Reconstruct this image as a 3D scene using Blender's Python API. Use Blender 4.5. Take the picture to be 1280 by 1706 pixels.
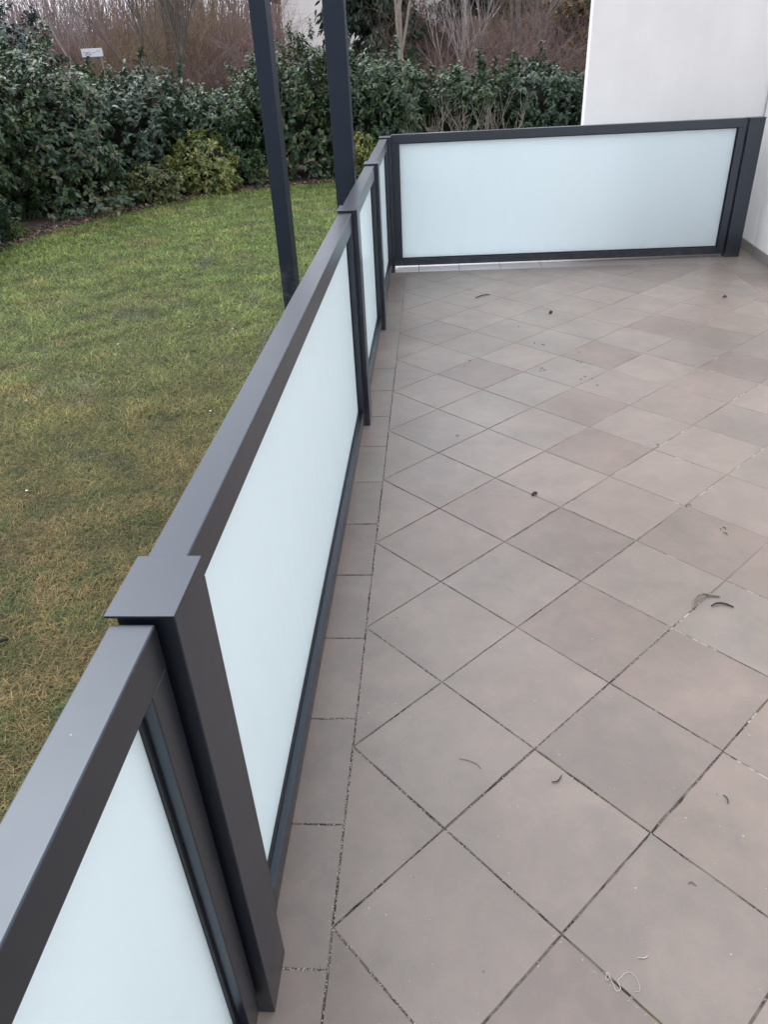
import bpy, bmesh, math, random
import numpy as np
from mathutils import Matrix, Vector, Euler

random.seed(7)
rng = np.random.default_rng(11)
for o in list(bpy.data.objects):
    bpy.data.objects.remove(o)
SC = bpy.context.scene
COL = SC.collection

# ---------------------------------------------------------------- camera
cam_d = bpy.data.cameras.new('camera')
cam = bpy.data.objects.new('camera', cam_d)
COL.objects.link(cam)
cam_d.sensor_fit = 'HORIZONTAL'
cam_d.sensor_width = 36.0
cam_d.lens = 36.0 * 1235.1 / 1280.0
cam_d.clip_start = 0.02
cam_d.clip_end = 600.0
r_, u_, f_ = (0.99741, 0.05484, -0.04647), (0.01019, 0.53208, 0.84663), (-0.07115, 0.84491, -0.53015)
cam.matrix_world = Matrix(((r_[0], u_[0], -f_[0], 0.228), (r_[1], u_[1], -f_[1], -0.848),
                           (r_[2], u_[2], -f_[2], 1.5625), (0, 0, 0, 1)))
SC.camera = cam

# ---------------------------------------------------------------- world, sun, exposure
SUN_EL, SUN_ROT = math.radians(56), math.radians(-50)
w = bpy.data.worlds.new('World')
SC.world = w
w.use_nodes = True
nt = w.node_tree
bg = nt.nodes['Background']
sky = nt.nodes.new('ShaderNodeTexSky')
sky.sky_type = 'NISHITA'
sky.sun_disc = False
sky.sun_elevation = SUN_EL
sky.sun_rotation = SUN_ROT
sky.air_density = 1.0
sky.dust_density = 4.0
sky.ozone_density = 2.0
hs = nt.nodes.new('ShaderNodeHueSaturation')
hs.inputs['Saturation'].default_value = 0.35
nt.links.new(sky.outputs[0], hs.inputs['Color'])
mixw = nt.nodes.new('ShaderNodeMix')
mixw.data_type = 'RGBA'
mixw.inputs['Factor'].default_value = 0.5
mixw.inputs['B'].default_value = (7.5, 7.8, 8.8, 1)
nt.links.new(hs.outputs[0], mixw.inputs['A'])
nt.links.new(mixw.outputs['Result'], bg.inputs['Color'])
bg.inputs['Strength'].default_value = 0.14
sun_d = bpy.data.lights.new('sun', 'SUN')
sun_d.energy = 0.5
sun_d.angle = math.radians(46)
sun_d.color = (1.0, 0.985, 0.965)
sun = bpy.data.objects.new('sun', sun_d)
COL.objects.link(sun)
sdir = Vector((math.sin(SUN_ROT) * math.cos(SUN_EL), math.cos(SUN_ROT) * math.cos(SUN_EL), math.sin(SUN_EL)))
sun.rotation_euler = sdir.to_track_quat('Z', 'Y').to_euler()
vs = SC.view_settings
vs.view_transform = 'Standard'
vs.look = 'None'
vs.exposure = 1.0
vs.gamma = 1.0
vs.use_curve_mapping = False
SC.render.engine = 'CYCLES'

# ---------------------------------------------------------------- helpers
def tag(o, label=None, cat=None, group=None, kind=None):
    if label: o['label'] = label
    if cat: o['category'] = cat
    if group: o['group'] = group
    if kind: o['kind'] = kind
    return o

def empty(name, loc=(0, 0, 0), rz=0.0):
    o = bpy.data.objects.new(name, None)
    o.location = loc
    o.rotation_euler = (0, 0, rz)
    o.empty_display_size = 0.1
    COL.objects.link(o)
    return o

def link_mesh(name, me, mat, parent=None):
    o = bpy.data.objects.new(name, me)
    if mat and not me.materials:
        me.materials.append(mat)
    COL.objects.link(o)
    if parent: o.parent = parent
    return o

class MB:
    def __init__(s): s.v = []; s.f = []
    def poly(s, vs_, fs):
        n = len(s.v); s.v += [tuple(a) for a in vs_]; s.f += [tuple(n + i for i in f) for f in fs]
    def box(s, x0, x1, y0, y1, z0, z1):
        s.poly([(x0, y0, z0), (x1, y0, z0), (x1, y1, z0), (x0, y1, z0), (x0, y0, z1), (x1, y0, z1), (x1, y1, z1), (x0, y1, z1)],
               [(0, 3, 2, 1), (4, 5, 6, 7), (0, 1, 5, 4), (1, 2, 6, 5), (2, 3, 7, 6), (3, 0, 4, 7)])
    def tube(s, pts, rad, n=6):
        pts = [Vector(p) for p in pts]
        if not isinstance(rad, (list, tuple)): rad = [rad] * len(pts)
        b = len(s.v)
        for i, p in enumerate(pts):
            d = (pts[min(i + 1, len(pts) - 1)] - pts[max(i - 1, 0)]).normalized()
            a = d.orthogonal().normalized() if abs(d.z) > .95 else d.cross(Vector((0, 0, 1))).normalized()
            c = d.cross(a)
            for k in range(n):
                t = 2 * math.pi * k / n
                s.v.append(tuple(p + (a * math.cos(t) + c * math.sin(t)) * rad[i]))
        for i in range(len(pts) - 1):
            for k in range(n):
                k2 = (k + 1) % n
                s.f.append((b + i * n + k, b + i * n + k2, b + (i + 1) * n + k2, b + (i + 1) * n + k))
        s.f.append(tuple(b + k for k in range(n))[::-1])
        s.f.append(tuple(b + (len(pts) - 1) * n + k for k in range(n)))
    def build(s, name, mat, parent=None, bevel=0.0, smooth=False):
        me = bpy.data.meshes.new(name)
        me.from_pydata(s.v, [], s.f)
        if bevel or True:
            bm = bmesh.new(); bm.from_mesh(me)
            bmesh.ops.recalc_face_normals(bm, faces=bm.faces)
            if bevel:
                bmesh.ops.bevel(bm, geom=[e for e in bm.edges], offset=bevel, segments=2, profile=.5, affect='EDGES', clamp_overlap=True)
            bm.to_mesh(me); bm.free()
        if smooth:
            me.shade_smooth()
        return link_mesh(name, me, mat, parent)

def np_mesh(name, verts, faces_flat, loop_counts, colors=None, smooth=False):
    me = bpy.data.meshes.new(name)
    nv = len(verts)
    me.vertices.add(nv)
    me.vertices.foreach_set('co', np.asarray(verts, dtype=np.float32).ravel())
    nl = len(faces_flat)
    me.loops.add(nl)
    me.loops.foreach_set('vertex_index', np.asarray(faces_flat, dtype=np.int32))
    npoly = len(loop_counts)
    me.polygons.add(npoly)
    st = np.concatenate([[0], np.cumsum(loop_counts)[:-1]]).astype(np.int32)
    me.polygons.foreach_set('loop_start', st)
    me.polygons.foreach_set('loop_total', np.asarray(loop_counts, dtype=np.int32))
    me.polygons.foreach_set('use_smooth', np.full(npoly, smooth, dtype=bool))
    me.update(calc_edges=True)
    if colors is not None:
        at = me.color_attributes.new('tint', 'FLOAT_COLOR', 'POINT')
        c = np.ones((nv, 4), dtype=np.float32); c[:, :3] = colors
        at.data.foreach_set('color', c.ravel())
    return me

# ---------------------------------------------------------------- materials
def new_mat(name):
    m = bpy.data.materials.new(name); m.use_nodes = True
    return m, m.node_tree, m.node_tree.nodes['Principled BSDF']

def N(nt, t, **kw):
    n = nt.nodes.new(t)
    for k, v in kw.items():
        if k in n.inputs: n.inputs[k].default_value = v
        else: setattr(n, k, v)
    return n

def noise(nt, scale, detail=4, rough=.55, vec=None, dist=0.0):
    n = N(nt, 'ShaderNodeTexNoise'); n.inputs['Scale'].default_value = scale
    n.inputs['Detail'].default_value = detail; n.inputs['Roughness'].default_value = rough
    n.inputs['Distortion'].default_value = dist
    if vec is not None: nt.links.new(vec, n.inputs['Vector'])
    return n.outputs['Fac']

def ramp(nt, fac, stops, interp='LINEAR'):
    r = N(nt, 'ShaderNodeValToRGB'); r.color_ramp.interpolation = interp
    el = r.color_ramp.elements
    while len(el) > 1: el.remove(el[-1])
    el[0].position = stops[0][0]; el[0].color = (*stops[0][1], 1) if len(stops[0][1]) == 3 else stops[0][1]
    for p_, c in stops[1:]:
        e = el.new(p_); e.color = (*c, 1)
    nt.links.new(fac, r.inputs['Fac'])
    return r.outputs['Color']

def mix(nt, fac, a, b, blend='MIX'):
    m = N(nt, 'ShaderNodeMix'); m.data_type = 'RGBA'; m.blend_type = blend
    for k, v in (('Factor', fac), ('A', a), ('B', b)):
        if isinstance(v, (int, float)): m.inputs[k].default_value = v
        elif isinstance(v, tuple): m.inputs[k].default_value = (*v, 1)
        else: nt.links.new(v, m.inputs[k])
    return m.outputs['Result']

def g(v): return (v, v, v)

def bump(nt, b, h, strength, dist=.01):
    n = N(nt, 'ShaderNodeBump'); n.inputs['Strength'].default_value = strength; n.inputs['Distance'].default_value = dist
    nt.links.new(h, n.inputs['Height']); nt.links.new(n.outputs[0], b.inputs['Normal'])

def pos(nt):
    return N(nt, 'ShaderNodeNewGeometry').outputs['Position']

# anthracite powder coat
def metal_mat(name, base, rough=.42, ior=2.1):
    m, t, b = new_mat(name)
    p = pos(t)
    n1 = noise(t, 9, 3, .6, p)
    c = mix(t, ramp(t, n1, [(.35, g(0)), (.7, g(1))]), tuple(x * .96 for x in base), tuple(x * 1.05 for x in base))
    vo = N(t, 'ShaderNodeTexVoronoi'); vo.inputs['Scale'].default_value = 55; t.links.new(p, vo.inputs['Vector'])
    vc = N(t, 'ShaderNodeSeparateColor'); t.links.new(vo.outputs['Color'], vc.inputs[0])
    dust = mix(t, 1.0, ramp(t, vo.outputs['Distance'], [(.045, g(1)), (.075, g(0))]), ramp(t, vc.outputs[0], [(.90, g(0)), (.91, g(1))]), 'MULTIPLY')
    c = mix(t, dust, c, (.20, .19, .18))
    sx = N(t, 'ShaderNodeSeparateXYZ'); t.links.new(p, sx.inputs[0])
    film = mix(t, 1.0, ramp(t, noise(t, 14, 5, .7, p), [(.45, g(0)), (.75, g(1))]), ramp(t, sx.outputs[2], [(.0, g(.55)), (.10, g(.0))]), 'MULTIPLY')
    c = mix(t, film, c, (.14, .125, .11))
    t.links.new(c, b.inputs['Base Color'])
    n2 = noise(t, 26, 4, .65, p)
    rr = ramp(t, n2, [(.3, g(rough - .012)), (.75, g(rough + .02))])
    t.links.new(rr, b.inputs['Roughness'])
    b.inputs['IOR'].default_value = ior
    b.inputs['Specular Tint'].default_value = (.76, .87, 1.0, 1)  # blue of the sky put into the reflection tint
    return m
M_METAL = metal_mat('anthracite_powder_coat', (.0070, .0085, .0135), .31, 1.78)
M_STEEL = metal_mat('slate_painted_steel', (.014, .019, .030), .5, 1.4)
m, t, b = new_mat('black_rubber'); b.inputs['Base Color'].default_value = (.008, .012, .015, 1); b.inputs['Roughness'].default_value = .5
M_RUB = m

# frosted white laminated glass
m, t, b = new_mat('frosted_glass')
out = t.nodes['Material Output']
p = pos(t)
n1 = noise(t, 1.3, 2, .5, p)
gc = mix(t, n1, (.86, .94, .965), (.885, .96, .98))
sx = N(t, 'ShaderNodeSeparateXYZ'); t.links.new(p, sx.inputs[0])
mpg = N(t, 'ShaderNodeMapping'); mpg.inputs['Scale'].default_value = (9, 9, 2.2); t.links.new(p, mpg.inputs['Vector'])
film = mix(t, 1.0, ramp(t, noise(t, 2.2, 6, .7, mpg.outputs[0]), [(.42, g(0)), (.7, g(1))]), ramp(t, sx.outputs[2], [(.08, g(.16)), (.16, g(.05)), (.9, g(.03))]), 'MULTIPLY')
gc = mix(t, film, gc, (.62, .64, .62))
t.links.new(ramp(t, noise(t, 3.0, 6, .7, mpg.outputs[0]), [(.35, g(.15)), (.7, g(.24))]), b.inputs['Roughness'])
t.links.new(gc, b.inputs['Base Color']); b.inputs['IOR'].default_value = 1.5
tr = N(t, 'ShaderNodeBsdfTranslucent'); t.links.new(gc, tr.inputs['Color'])
ms = N(t, 'ShaderNodeMixShader'); ms.inputs[0].default_value = .5
t.links.new(b.outputs[0], ms.inputs[1]); t.links.new(tr.outputs[0], ms.inputs[2]); t.links.new(ms.outputs[0], out.inputs['Surface'])
M_GLASS = m

# terracotta-grey tile; each tile takes its own tone
m, t, b = new_mat('stone_tile')
oi = N(t, 'ShaderNodeObjectInfo'); rnd = oi.outputs['Random']
p = pos(t)
base = ramp(t, rnd, [(0, (.248, .198, .174)), (.22, (.292, .238, .210)), (.45, (.306, .250, .220)), (.6, (.274, .232, .207)), (.78, (.314, .258, .228)), (.9, (.278, .242, .216)), (1, (.240, .194, .172))])
# offset the noise per tile so the clouding does not run across joints
cmb = N(t, 'ShaderNodeVectorMath'); cmb.operation = 'MULTIPLY_ADD'
cx = N(t, 'ShaderNodeCombineXYZ'); t.links.new(rnd, cx.inputs[2])
sc = N(t, 'ShaderNodeVectorMath'); sc.operation = 'SCALE'; sc.inputs['Scale'].default_value = 40.0
t.links.new(cx.outputs[0], sc.inputs[0])
ad = N(t, 'ShaderNodeVectorMath'); ad.operation = 'ADD'; t.links.new(sc.outputs[0], ad.inputs[0]); t.links.new(p, ad.inputs[1])
v = ad.outputs[0]
cl = noise(t, 5.5, 4, .6, v, .6)
c = mix(t, ramp(t, cl, [(.3, g(0)), (.72, g(1))]), base, mix(t, 1.0, base, (.80, .84, .85), 'MULTIPLY'))
cl2 = noise(t, 19, 7, .72, v)
c = mix(t, ramp(t, cl2, [(.42, g(0)), (.72, g(.8))]), c, mix(t, 1.0, c, (1.16, 1.12, 1.08), 'MULTIPLY'))
# fine grain and small pits
fg = noise(t, 420, 3, .7, p)
c = mix(t, ramp(t, fg, [(.3, g(.6)), (.7, g(0))]), c, mix(t, 1.0, c, (.78, .78, .78), 'MULTIPLY'))
# worn blotches, broad across the floor
bl = noise(t, 1.1, 3, .6, p, .4)
c = mix(t, ramp(t, bl, [(.38, g(.8)), (.6, g(0))]), c, mix(t, 1.0, c, (.78, .79, .78), 'MULTIPLY'))
# scattered pale specks and dark marks
vo = N(t, 'ShaderNodeTexVoronoi'); vo.inputs['Scale'].default_value = 26; t.links.new(p, vo.inputs['Vector'])
sp = ramp(t, vo.outputs['Distance'], [(.035, g(1)), (.06, g(0))])
vc = N(t, 'ShaderNodeSeparateColor'); t.links.new(vo.outputs['Color'], vc.inputs[0])
gate = ramp(t, vc.outputs[0], [(.78, g(0)), (.80, g(1))])
k = mix(t, 1.0, sp, gate, 'MULTIPLY')
c = mix(t, k, c, (.42, .40, .37))
gate2 = ramp(t, vc.outputs[1], [(.94, g(0)), (.95, g(1))])
sp2 = ramp(t, vo.outputs['Distance'], [(.06, g(.8)), (.10, g(0))])
c = mix(t, mix(t, 1.0, sp2, gate2, 'MULTIPLY'), c, (.11, .09, .08))
t.links.new(c, b.inputs['Base Color'])
rn = noise(t, 3.2, 4, .6, p)
t.links.new(ramp(t, rn, [(.32, g(.30)), (.68, g(.46))]), b.inputs['Roughness'])
b.inputs['IOR'].default_value = 1.55
bn = noise(t, 60, 5, .6, p)
bump(t, b, bn, .25, .0015)
M_TILE = m

# rear edge tile; reflection of the bright pane painted in as paler colour
m, t, b = new_mat('border_tile_sheen')
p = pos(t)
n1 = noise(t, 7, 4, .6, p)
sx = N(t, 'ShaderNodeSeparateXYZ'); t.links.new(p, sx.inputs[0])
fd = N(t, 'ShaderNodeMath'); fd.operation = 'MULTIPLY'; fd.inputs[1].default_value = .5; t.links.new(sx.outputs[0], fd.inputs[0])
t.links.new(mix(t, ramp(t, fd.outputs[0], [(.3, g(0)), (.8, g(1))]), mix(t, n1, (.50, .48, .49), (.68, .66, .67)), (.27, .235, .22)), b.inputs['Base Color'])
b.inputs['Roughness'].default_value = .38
M_SHEEN = m

# joints: partly open and dark, partly filled, partly chalky
m, t, b = new_mat('worn_grout')
p = pos(t)
a1 = noise(t, 6.5, 5, .75, p)
a2 = noise(t, 150, 3, .8, p)
a4 = noise(t, 30, 4, .8, p)
c = mix(t, ramp(t, a1, [(.42, g(0)), (.58, g(1))]), (.028, .022, .017), (.16, .135, .115))
c = mix(t, ramp(t, a4, [(.56, g(0)), (.66, g(.8))]), c, (.22, .185, .16))
c = mix(t, mix(t, 1.0, ramp(t, a2, [(.58, g(0)), (.64, g(1))]), ramp(t, a1, [(.35, g(.8)), (.6, g(.25))]), 'MULTIPLY'), c, (.50, .47, .42))
c = mix(t, ramp(t, noise(t, 2.1, 3, .6, p), [(.60, g(0)), (.68, g(.7))]), c, (.11, .10, .045))
sx = N(t, 'ShaderNodeSeparateXYZ'); t.links.new(p, sx.inputs[0])
ss = N(t, 'ShaderNodeMath'); ss.operation = 'MULTIPLY_ADD'; ss.inputs[1].default_value = .25; t.links.new(sx.outputs[1], ss.inputs[0])
s4 = N(t, 'ShaderNodeMath'); s4.operation = 'MULTIPLY'; s4.inputs[1].default_value = .45; t.links.new(sx.outputs[0], s4.inputs[0]); t.links.new(s4.outputs[0], ss.inputs[2])
# filled joints towards the house
fl = mix(t, 1.0, ramp(t, ss.outputs[0], [(.62, g(0)), (1.0, g(1))]), ramp(t, noise(t, 2.6, 4, .7, p), [(.40, g(0)), (.50, g(1))]), 'MULTIPLY')
c = mix(t, fl, c, (.255, .215, .19))
mx = ramp(t, sx.outputs[0], [(.0, g(0)), (.85, g(0)), (1.0, g(1))])
ck = mix(t, 1.0, ramp(t, noise(t, 5.5, 4, .75, p), [(.55, g(0)), (.60, g(1))]), mx, 'MULTIPLY')
c = mix(t, ck, c, (.42, .40, .375))
t.links.new(c, b.inputs['Base Color']); b.inputs['Roughness'].default_value = .95
bump(t, b, a2, .8, .003)
M_GROUT = m

# grout-filled joints, near tile colour
def flat_mat(name, c1, c2, scale=20, rough=.8, bmp=0.0, bscale=80, detail=4):
    m, t, b = new_mat(name)
    p = pos(t)
    t.links.new(mix(t, ramp(t, noise(t, scale, detail, .6, p), [(.3, g(0)), (.7, g(1))]), c1, c2), b.inputs['Base Color'])
    b.inputs['Roughness'].default_value = rough
    if bmp: bump(t, b, noise(t, bscale, 4, .6, p), bmp, .004)
    return m
M_CONC = flat_mat('concrete', (.20, .195, .185), (.30, .29, .28), 4, .9, .4, 60)

# stucco
m, t, b = new_mat('white_render')
p = pos(t)
mp = N(t, 'ShaderNodeMapping'); mp.inputs['Scale'].default_value = (3.2, 3.2, .22); t.links.new(p, mp.inputs['Vector'])
st = noise(t, 1.4, 4, .55, mp.outputs[0])
c = mix(t, ramp(t, st, [(.3, g(0)), (.7, g(1))]), (.84, .815, .79), (.89, .87, .845))
t.links.new(mix(t, ramp(t, noise(t, 1.7, 5, .6, p), [(.35, g(.25)), (.6, g(0))]), c, (.66, .66, .65)), b.inputs['Base Color'])
b.inputs['Roughness'].default_value = .85
bump(t, b, noise(t, 150, 5, .7, p), .35, .002)
M_WALL = m
M_SKIRT = flat_mat('skirting_tile', (.20, .18, .17), (.27, .245, .235), 9, .5)
M_STRIP = flat_mat('corner_strip', (.36, .36, .38), (.56, .56, .58), 12, .8)

# vegetation with per-leaf tint
def leaf_mat(name, rough=.4, trans=.25, spec=.5):
    m, t, b = new_mat(name)
    a = N(t, 'ShaderNodeAttribute'); a.attribute_name = 'tint'
    t.links.new(a.outputs['Color'], b.inputs['Base Color'])
    b.inputs['Roughness'].default_value = rough
    b.inputs['Specular IOR Level'].default_value = spec
    if trans:
        out = t.nodes['Material Output']
        tr = N(t, 'ShaderNodeBsdfTranslucent'); t.links.new(a.outputs['Color'], tr.inputs['Color'])
        ms = N(t, 'ShaderNodeMixShader'); ms.inputs[0].default_value = trans
        t.links.new(b.outputs[0], ms.inputs[1]); t.links.new(tr.outputs[0], ms.inputs[2]); t.links.new(ms.outputs[0], out.inputs['Surface'])
    return m
M_LEAF = leaf_mat('laurel_leaves', .38, .18, .6)
M_LEAF2 = leaf_mat('soft_leaves', .5, .25)
M_NEEDLE = leaf_mat('needles', .6, .1)
M_LITTER = leaf_mat('leaf_litter', .8, .0)
M_BARK = flat_mat('bark', (.10, .085, .07), (.20, .17, .145), 14, .9, .5, 40)
M_BARKL = flat_mat('pale_bark', (.24, .20, .165), (.38, .33, .27), 14, .9)
M_TWIG = flat_mat('brown_twigs', (.125, .082, .066), (.215, .145, .118), 1.5, .9)
M_TWIG2 = flat_mat('ochre_twigs', (.17, .12, .075), (.27, .195, .125), 1.5, .9)
M_TWIG3 = flat_mat('mauve_twigs', (.165, .118, .115), (.26, .195, .19), 1.5, .9)
M_TWIG4 = flat_mat('silver_twigs', (.30, .265, .25), (.42, .38, .36), 3, .8)
M_CORE = flat_mat('core_shade', (.004, .006, .004), (.012, .014, .008), 16, 1.0, 1.0, 20)  # near-black colour standing for shade inside the shrubs
M_SOIL = flat_mat('soil', (.035, .022, .016), (.085, .055, .04), 9, .95, .8, 40)

# lawn
def lawn_colour(t):
    p = pos(t)
    sx = N(t, 'ShaderNodeSeparateXYZ'); t.links.new(p, sx.inputs[0])
    far = ramp(t, mix(t, .16, sx.outputs[1], noise(t, .5, 3, .6, p)), [(0, g(0)), (1, g(1))])
    d = N(t, 'ShaderNodeMath'); d.operation = 'MULTIPLY_ADD'; d.inputs[1].default_value = .125; d.inputs[2].default_value = -.33
    t.links.new(sx.outputs[1], d.inputs[0])
    n = N(t, 'ShaderNodeMath'); n.operation = 'MULTIPLY_ADD'; n.inputs[1].default_value = .9; n.inputs[2].default_value = -.45
    t.links.new(noise(t, .8, 4, .65, p), n.inputs[0])
    s = N(t, 'ShaderNodeMath'); s.operation = 'ADD'; t.links.new(d.outputs[0], s.inputs[0]); t.links.new(n.outputs[0], s.inputs[1])
    c = ramp(t, s.outputs[0], [(0, (.180, .150, .056)), (.2, (.184, .184, .056)), (.45, (.160, .200, .054)), (1, (.155, .228, .046))])
    # straw patches and greyish thatch
    c = mix(t, ramp(t, noise(t, 1.7, 4, .7, p), [(.52, g(0)), (.68, g(.7))]), c, (.255, .200, .072))
    c = mix(t, ramp(t, noise(t, 1.1, 3, .6, p), [(.58, g(0)), (.70, g(.65))]), c, (.125, .132, .095))
    c = mix(t, ramp(t, noise(t, 3.2, 5, .75, p), [(.40, g(.8)), (.52, g(0))]), c, (.085, .115, .028))
    return c
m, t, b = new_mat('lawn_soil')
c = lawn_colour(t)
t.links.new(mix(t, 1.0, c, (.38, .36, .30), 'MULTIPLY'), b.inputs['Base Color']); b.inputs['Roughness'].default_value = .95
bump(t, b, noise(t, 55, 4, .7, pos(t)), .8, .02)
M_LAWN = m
m, t, b = new_mat('grass_blades')
a = N(t, 'ShaderNodeAttribute'); a.attribute_name = 'tint'
c = mix(t, 1.0, lawn_colour(t), a.outputs['Color'], 'MULTIPLY')
t.links.new(c, b.inputs['Base Color']); b.inputs['Roughness'].default_value = .6
out = t.nodes['Material Output']
tr = N(t, 'ShaderNodeBsdfTranslucent'); t.links.new(c, tr.inputs['Color'])
ms = N(t, 'ShaderNodeMixShader'); ms.inputs[0].default_value = .25
t.links.new(b.outputs[0], ms.inputs[1]); t.links.new(tr.outputs[0], ms.inputs[2]); t.links.new(ms.outputs[0], out.inputs['Surface'])
M_GRASS = m
M_SCRUBG = flat_mat('leaf_strewn_ground', (.09, .062, .045), (.17, .12, .085), 1.2, .95, .6, 5)
M_HILL = flat_mat('wooded_hill_ground', (.13, .095, .095), (.20, .15, .145), .6, 1.0, .6, 1.0, 8)

# ================================================================ STRUCTURE
GZ = -0.9
EDGE = [(-9.5, 2.0), (-8.6, 6.5), (-7.3, 9.5), (-6.75, 11.0), (-6.3, 12.5), (-5.6, 14.0), (-4.65, 15.4), (-3.4, 16.25), (-1.9, 16.7), (0.2, 16.95), (3.5, 17.1), (9, 17.2)]

# one terrain sheet reaching the horizon
mb = MB()
mb.poly([(-400, -60, GZ - .03), (400, -60, GZ - .03), (400, 500, GZ - .03), (-400, 500, GZ - .03)], [(0, 1, 2, 3)])
tag(mb.build('ground', M_SCRUBG), kind='structure')
# lawn bed
mb = MB()
poly = [(x, y, GZ) for x, y in EDGE] + [(9, -12, GZ), (-9.5, -12, GZ)]
mb.poly(poly, [tuple(range(len(poly)))])
lawn = tag(mb.build('lawn_ground', M_LAWN), kind='structure')
# soil bed outside the lawn edge
mb = MB()
inner = EDGE
nrm = []
for i, (x, y) in enumerate(EDGE):
    a = Vector(EDGE[max(i - 1, 0)]); c2 = Vector(EDGE[min(i + 1, len(EDGE) - 1)])
    d = (c2 - a).normalized(); nrm.append(Vector((-d.y, d.x)))
vs2 = []; fs = []
for i, (x, y) in enumerate(EDGE):
    for k, (off, z) in enumerate(((-.0, GZ - .035), (.04, GZ - .004), (.6, GZ + .03), (3.2, GZ + .05))):
        q = Vector((x, y)) + nrm[i] * off
        vs2.append((q.x, q.y, z))
for i in range(len(EDGE) - 1):
    for k in range(3):
        a = i * 4 + k; fs.append((a, a + 4, a + 5, a + 1))
mb.poly(vs2, fs)
tag(mb.build('soil_bed', M_SOIL), kind='structure')

# low wooded hill on the horizon
nx, ny = 90, 12
V = []; F = []
for j in range(ny):
    for i in range(nx):
        x = -170 + 340 * i / (nx - 1); y = 85 + 90 * j / (ny - 1)
        h = 7.4 * math.sin(math.pi * min(1, (j + .4) / 8) * .5) * (1 + .14 * math.sin(x * .11) + .10 * math.sin(x * .31 + 1) + .05 * math.sin(x * .9 + j))
        V.append((x, y, GZ + h - 1.2))
for j in range(ny - 1):
    for i in range(nx - 1):
        a = j * nx + i; F.append((a, a + 1, a + nx + 1, a + nx))
mb = MB(); mb.poly(V, F)
tag(mb.build('hill', M_HILL, smooth=True), kind='structure')

# ---------------------------------------------------------------- terrace
U = 0.4758; S = U / math.sqrt(2)
XB, YB, XR = 0.0, 5.322, 2.49       # border joints: left, rear, right
XW = 2.815                          # side wall
YN = -2.1
terr = tag(empty('terrace', (0, 0, 0)), kind='structure')
mb = MB(); mb.box(-.185, XW + .1, YN - 1.5, 5.87, GZ - .05, -.016)
tag(mb.build('terrace_slab', M_CONC, terr, bevel=.004), kind='structure')
mb = MB(); mb.box(-.183, XW + .05, YN - 1.49, 5.865, -.0155, -.0014)
gb = tag(mb.build('joint_bed', M_GROUT, terr), kind='structure')

def clip(poly, a, b_, c_):  # keep a*x+b*y<=c
    out = []
    for i in range(len(poly)):
        p0, p1 = poly[i], poly[(i + 1) % len(poly)]
        d0 = a * p0[0] + b_ * p0[1] - c_; d1 = a * p1[0] + b_ * p1[1] - c_
        if d0 <= 0: out.append(p0)
        if d0 * d1 < 0:
            s = d0 / (d0 - d1); out.append((p0[0] + (p1[0] - p0[0]) * s, p0[1] + (p1[1] - p0[1]) * s))
    return out

def inset(poly, d):
    n = len(poly); res = []
    for i in range(n):
        p0, p1, p2 = Vector(poly[i - 1]), Vector(poly[i]), Vector(poly[(i + 1) % n])
        a = (p1 - p0); c = (p2 - p1)
        if a.length < 1e-6 or c.length < 1e-6: return None
        a.normalize(); c.normalize()
        na = Vector((-a.y, a.x)); nc = Vector((-c.y, c.x))
        k = 1 + na.dot(nc)
        if k < .12: k = .12
        res.append(tuple(p1 + (na + nc) * (d / k)))
    return res

def area(poly):
    return .5 * sum(poly[i - 1][0] * poly[i][1] - poly[i][0] * poly[i - 1][1] for i in range(len(poly)))

def tile(poly, mat=None, joint=.0042, name='tile'):
    if len(poly) < 3: return
    if area(poly) < 0: poly = poly[::-1]
    if area(poly) < .0012: return
    q = inset(poly, joint / 2 * random.uniform(.5, 1.3))
    if not q or area(q) <= .0008: return
    cx_ = sum(a[0] for a in q) / len(q); cy_ = sum(a[1] for a in q) / len(q)
    if min(a[1] for a in q) < 3.0:
        qq = []
        for i in range(len(q)):
            a, c_ = Vector(q[i]), Vector(q[(i + 1) % len(q)]); m_ = max(1, int((c_ - a).length / .028)); nn = Vector((-(c_ - a).y, (c_ - a).x)).normalized()
            for k in range(m_):
                s = k / m_; pp = a.lerp(c_, s)
                if k: pp = pp + nn * abs(random.gauss(0, .00055)) * (1.0 if random.random() < .9 else 2.6)
                qq.append(tuple(pp))
        q = qq
    top = inset(q, .0007)
    if not top or area(top) <= 0: return
    h = random.uniform(-.0004, .0004); tx, ty = random.gauss(0, .0012), random.gauss(0, .0012)
    n = len(q)
    z = lambda a: h + (a[0] - cx_) * tx + (a[1] - cy_) * ty
    V = [(a[0] - cx_, a[1] - cy_, z(a)) for a in top] + [(a[0] - cx_, a[1] - cy_, z(a) - .0011) for a in q] + [(a[0] - cx_, a[1] - cy_, -.012) for a in q]
    F = [tuple(range(n))]
    for i in range(n):
        j = (i + 1) % n
        F += [(n + i, n + j, j, i), (2 * n + i, 2 * n + j, n + j, n + i)]
    me = bpy.data.meshes.new(name); me.from_pydata(V, [], F)
    o = link_mesh(name, me, mat or M_TILE, terr); o.location = (cx_, cy_, 0)
    return o

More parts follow.
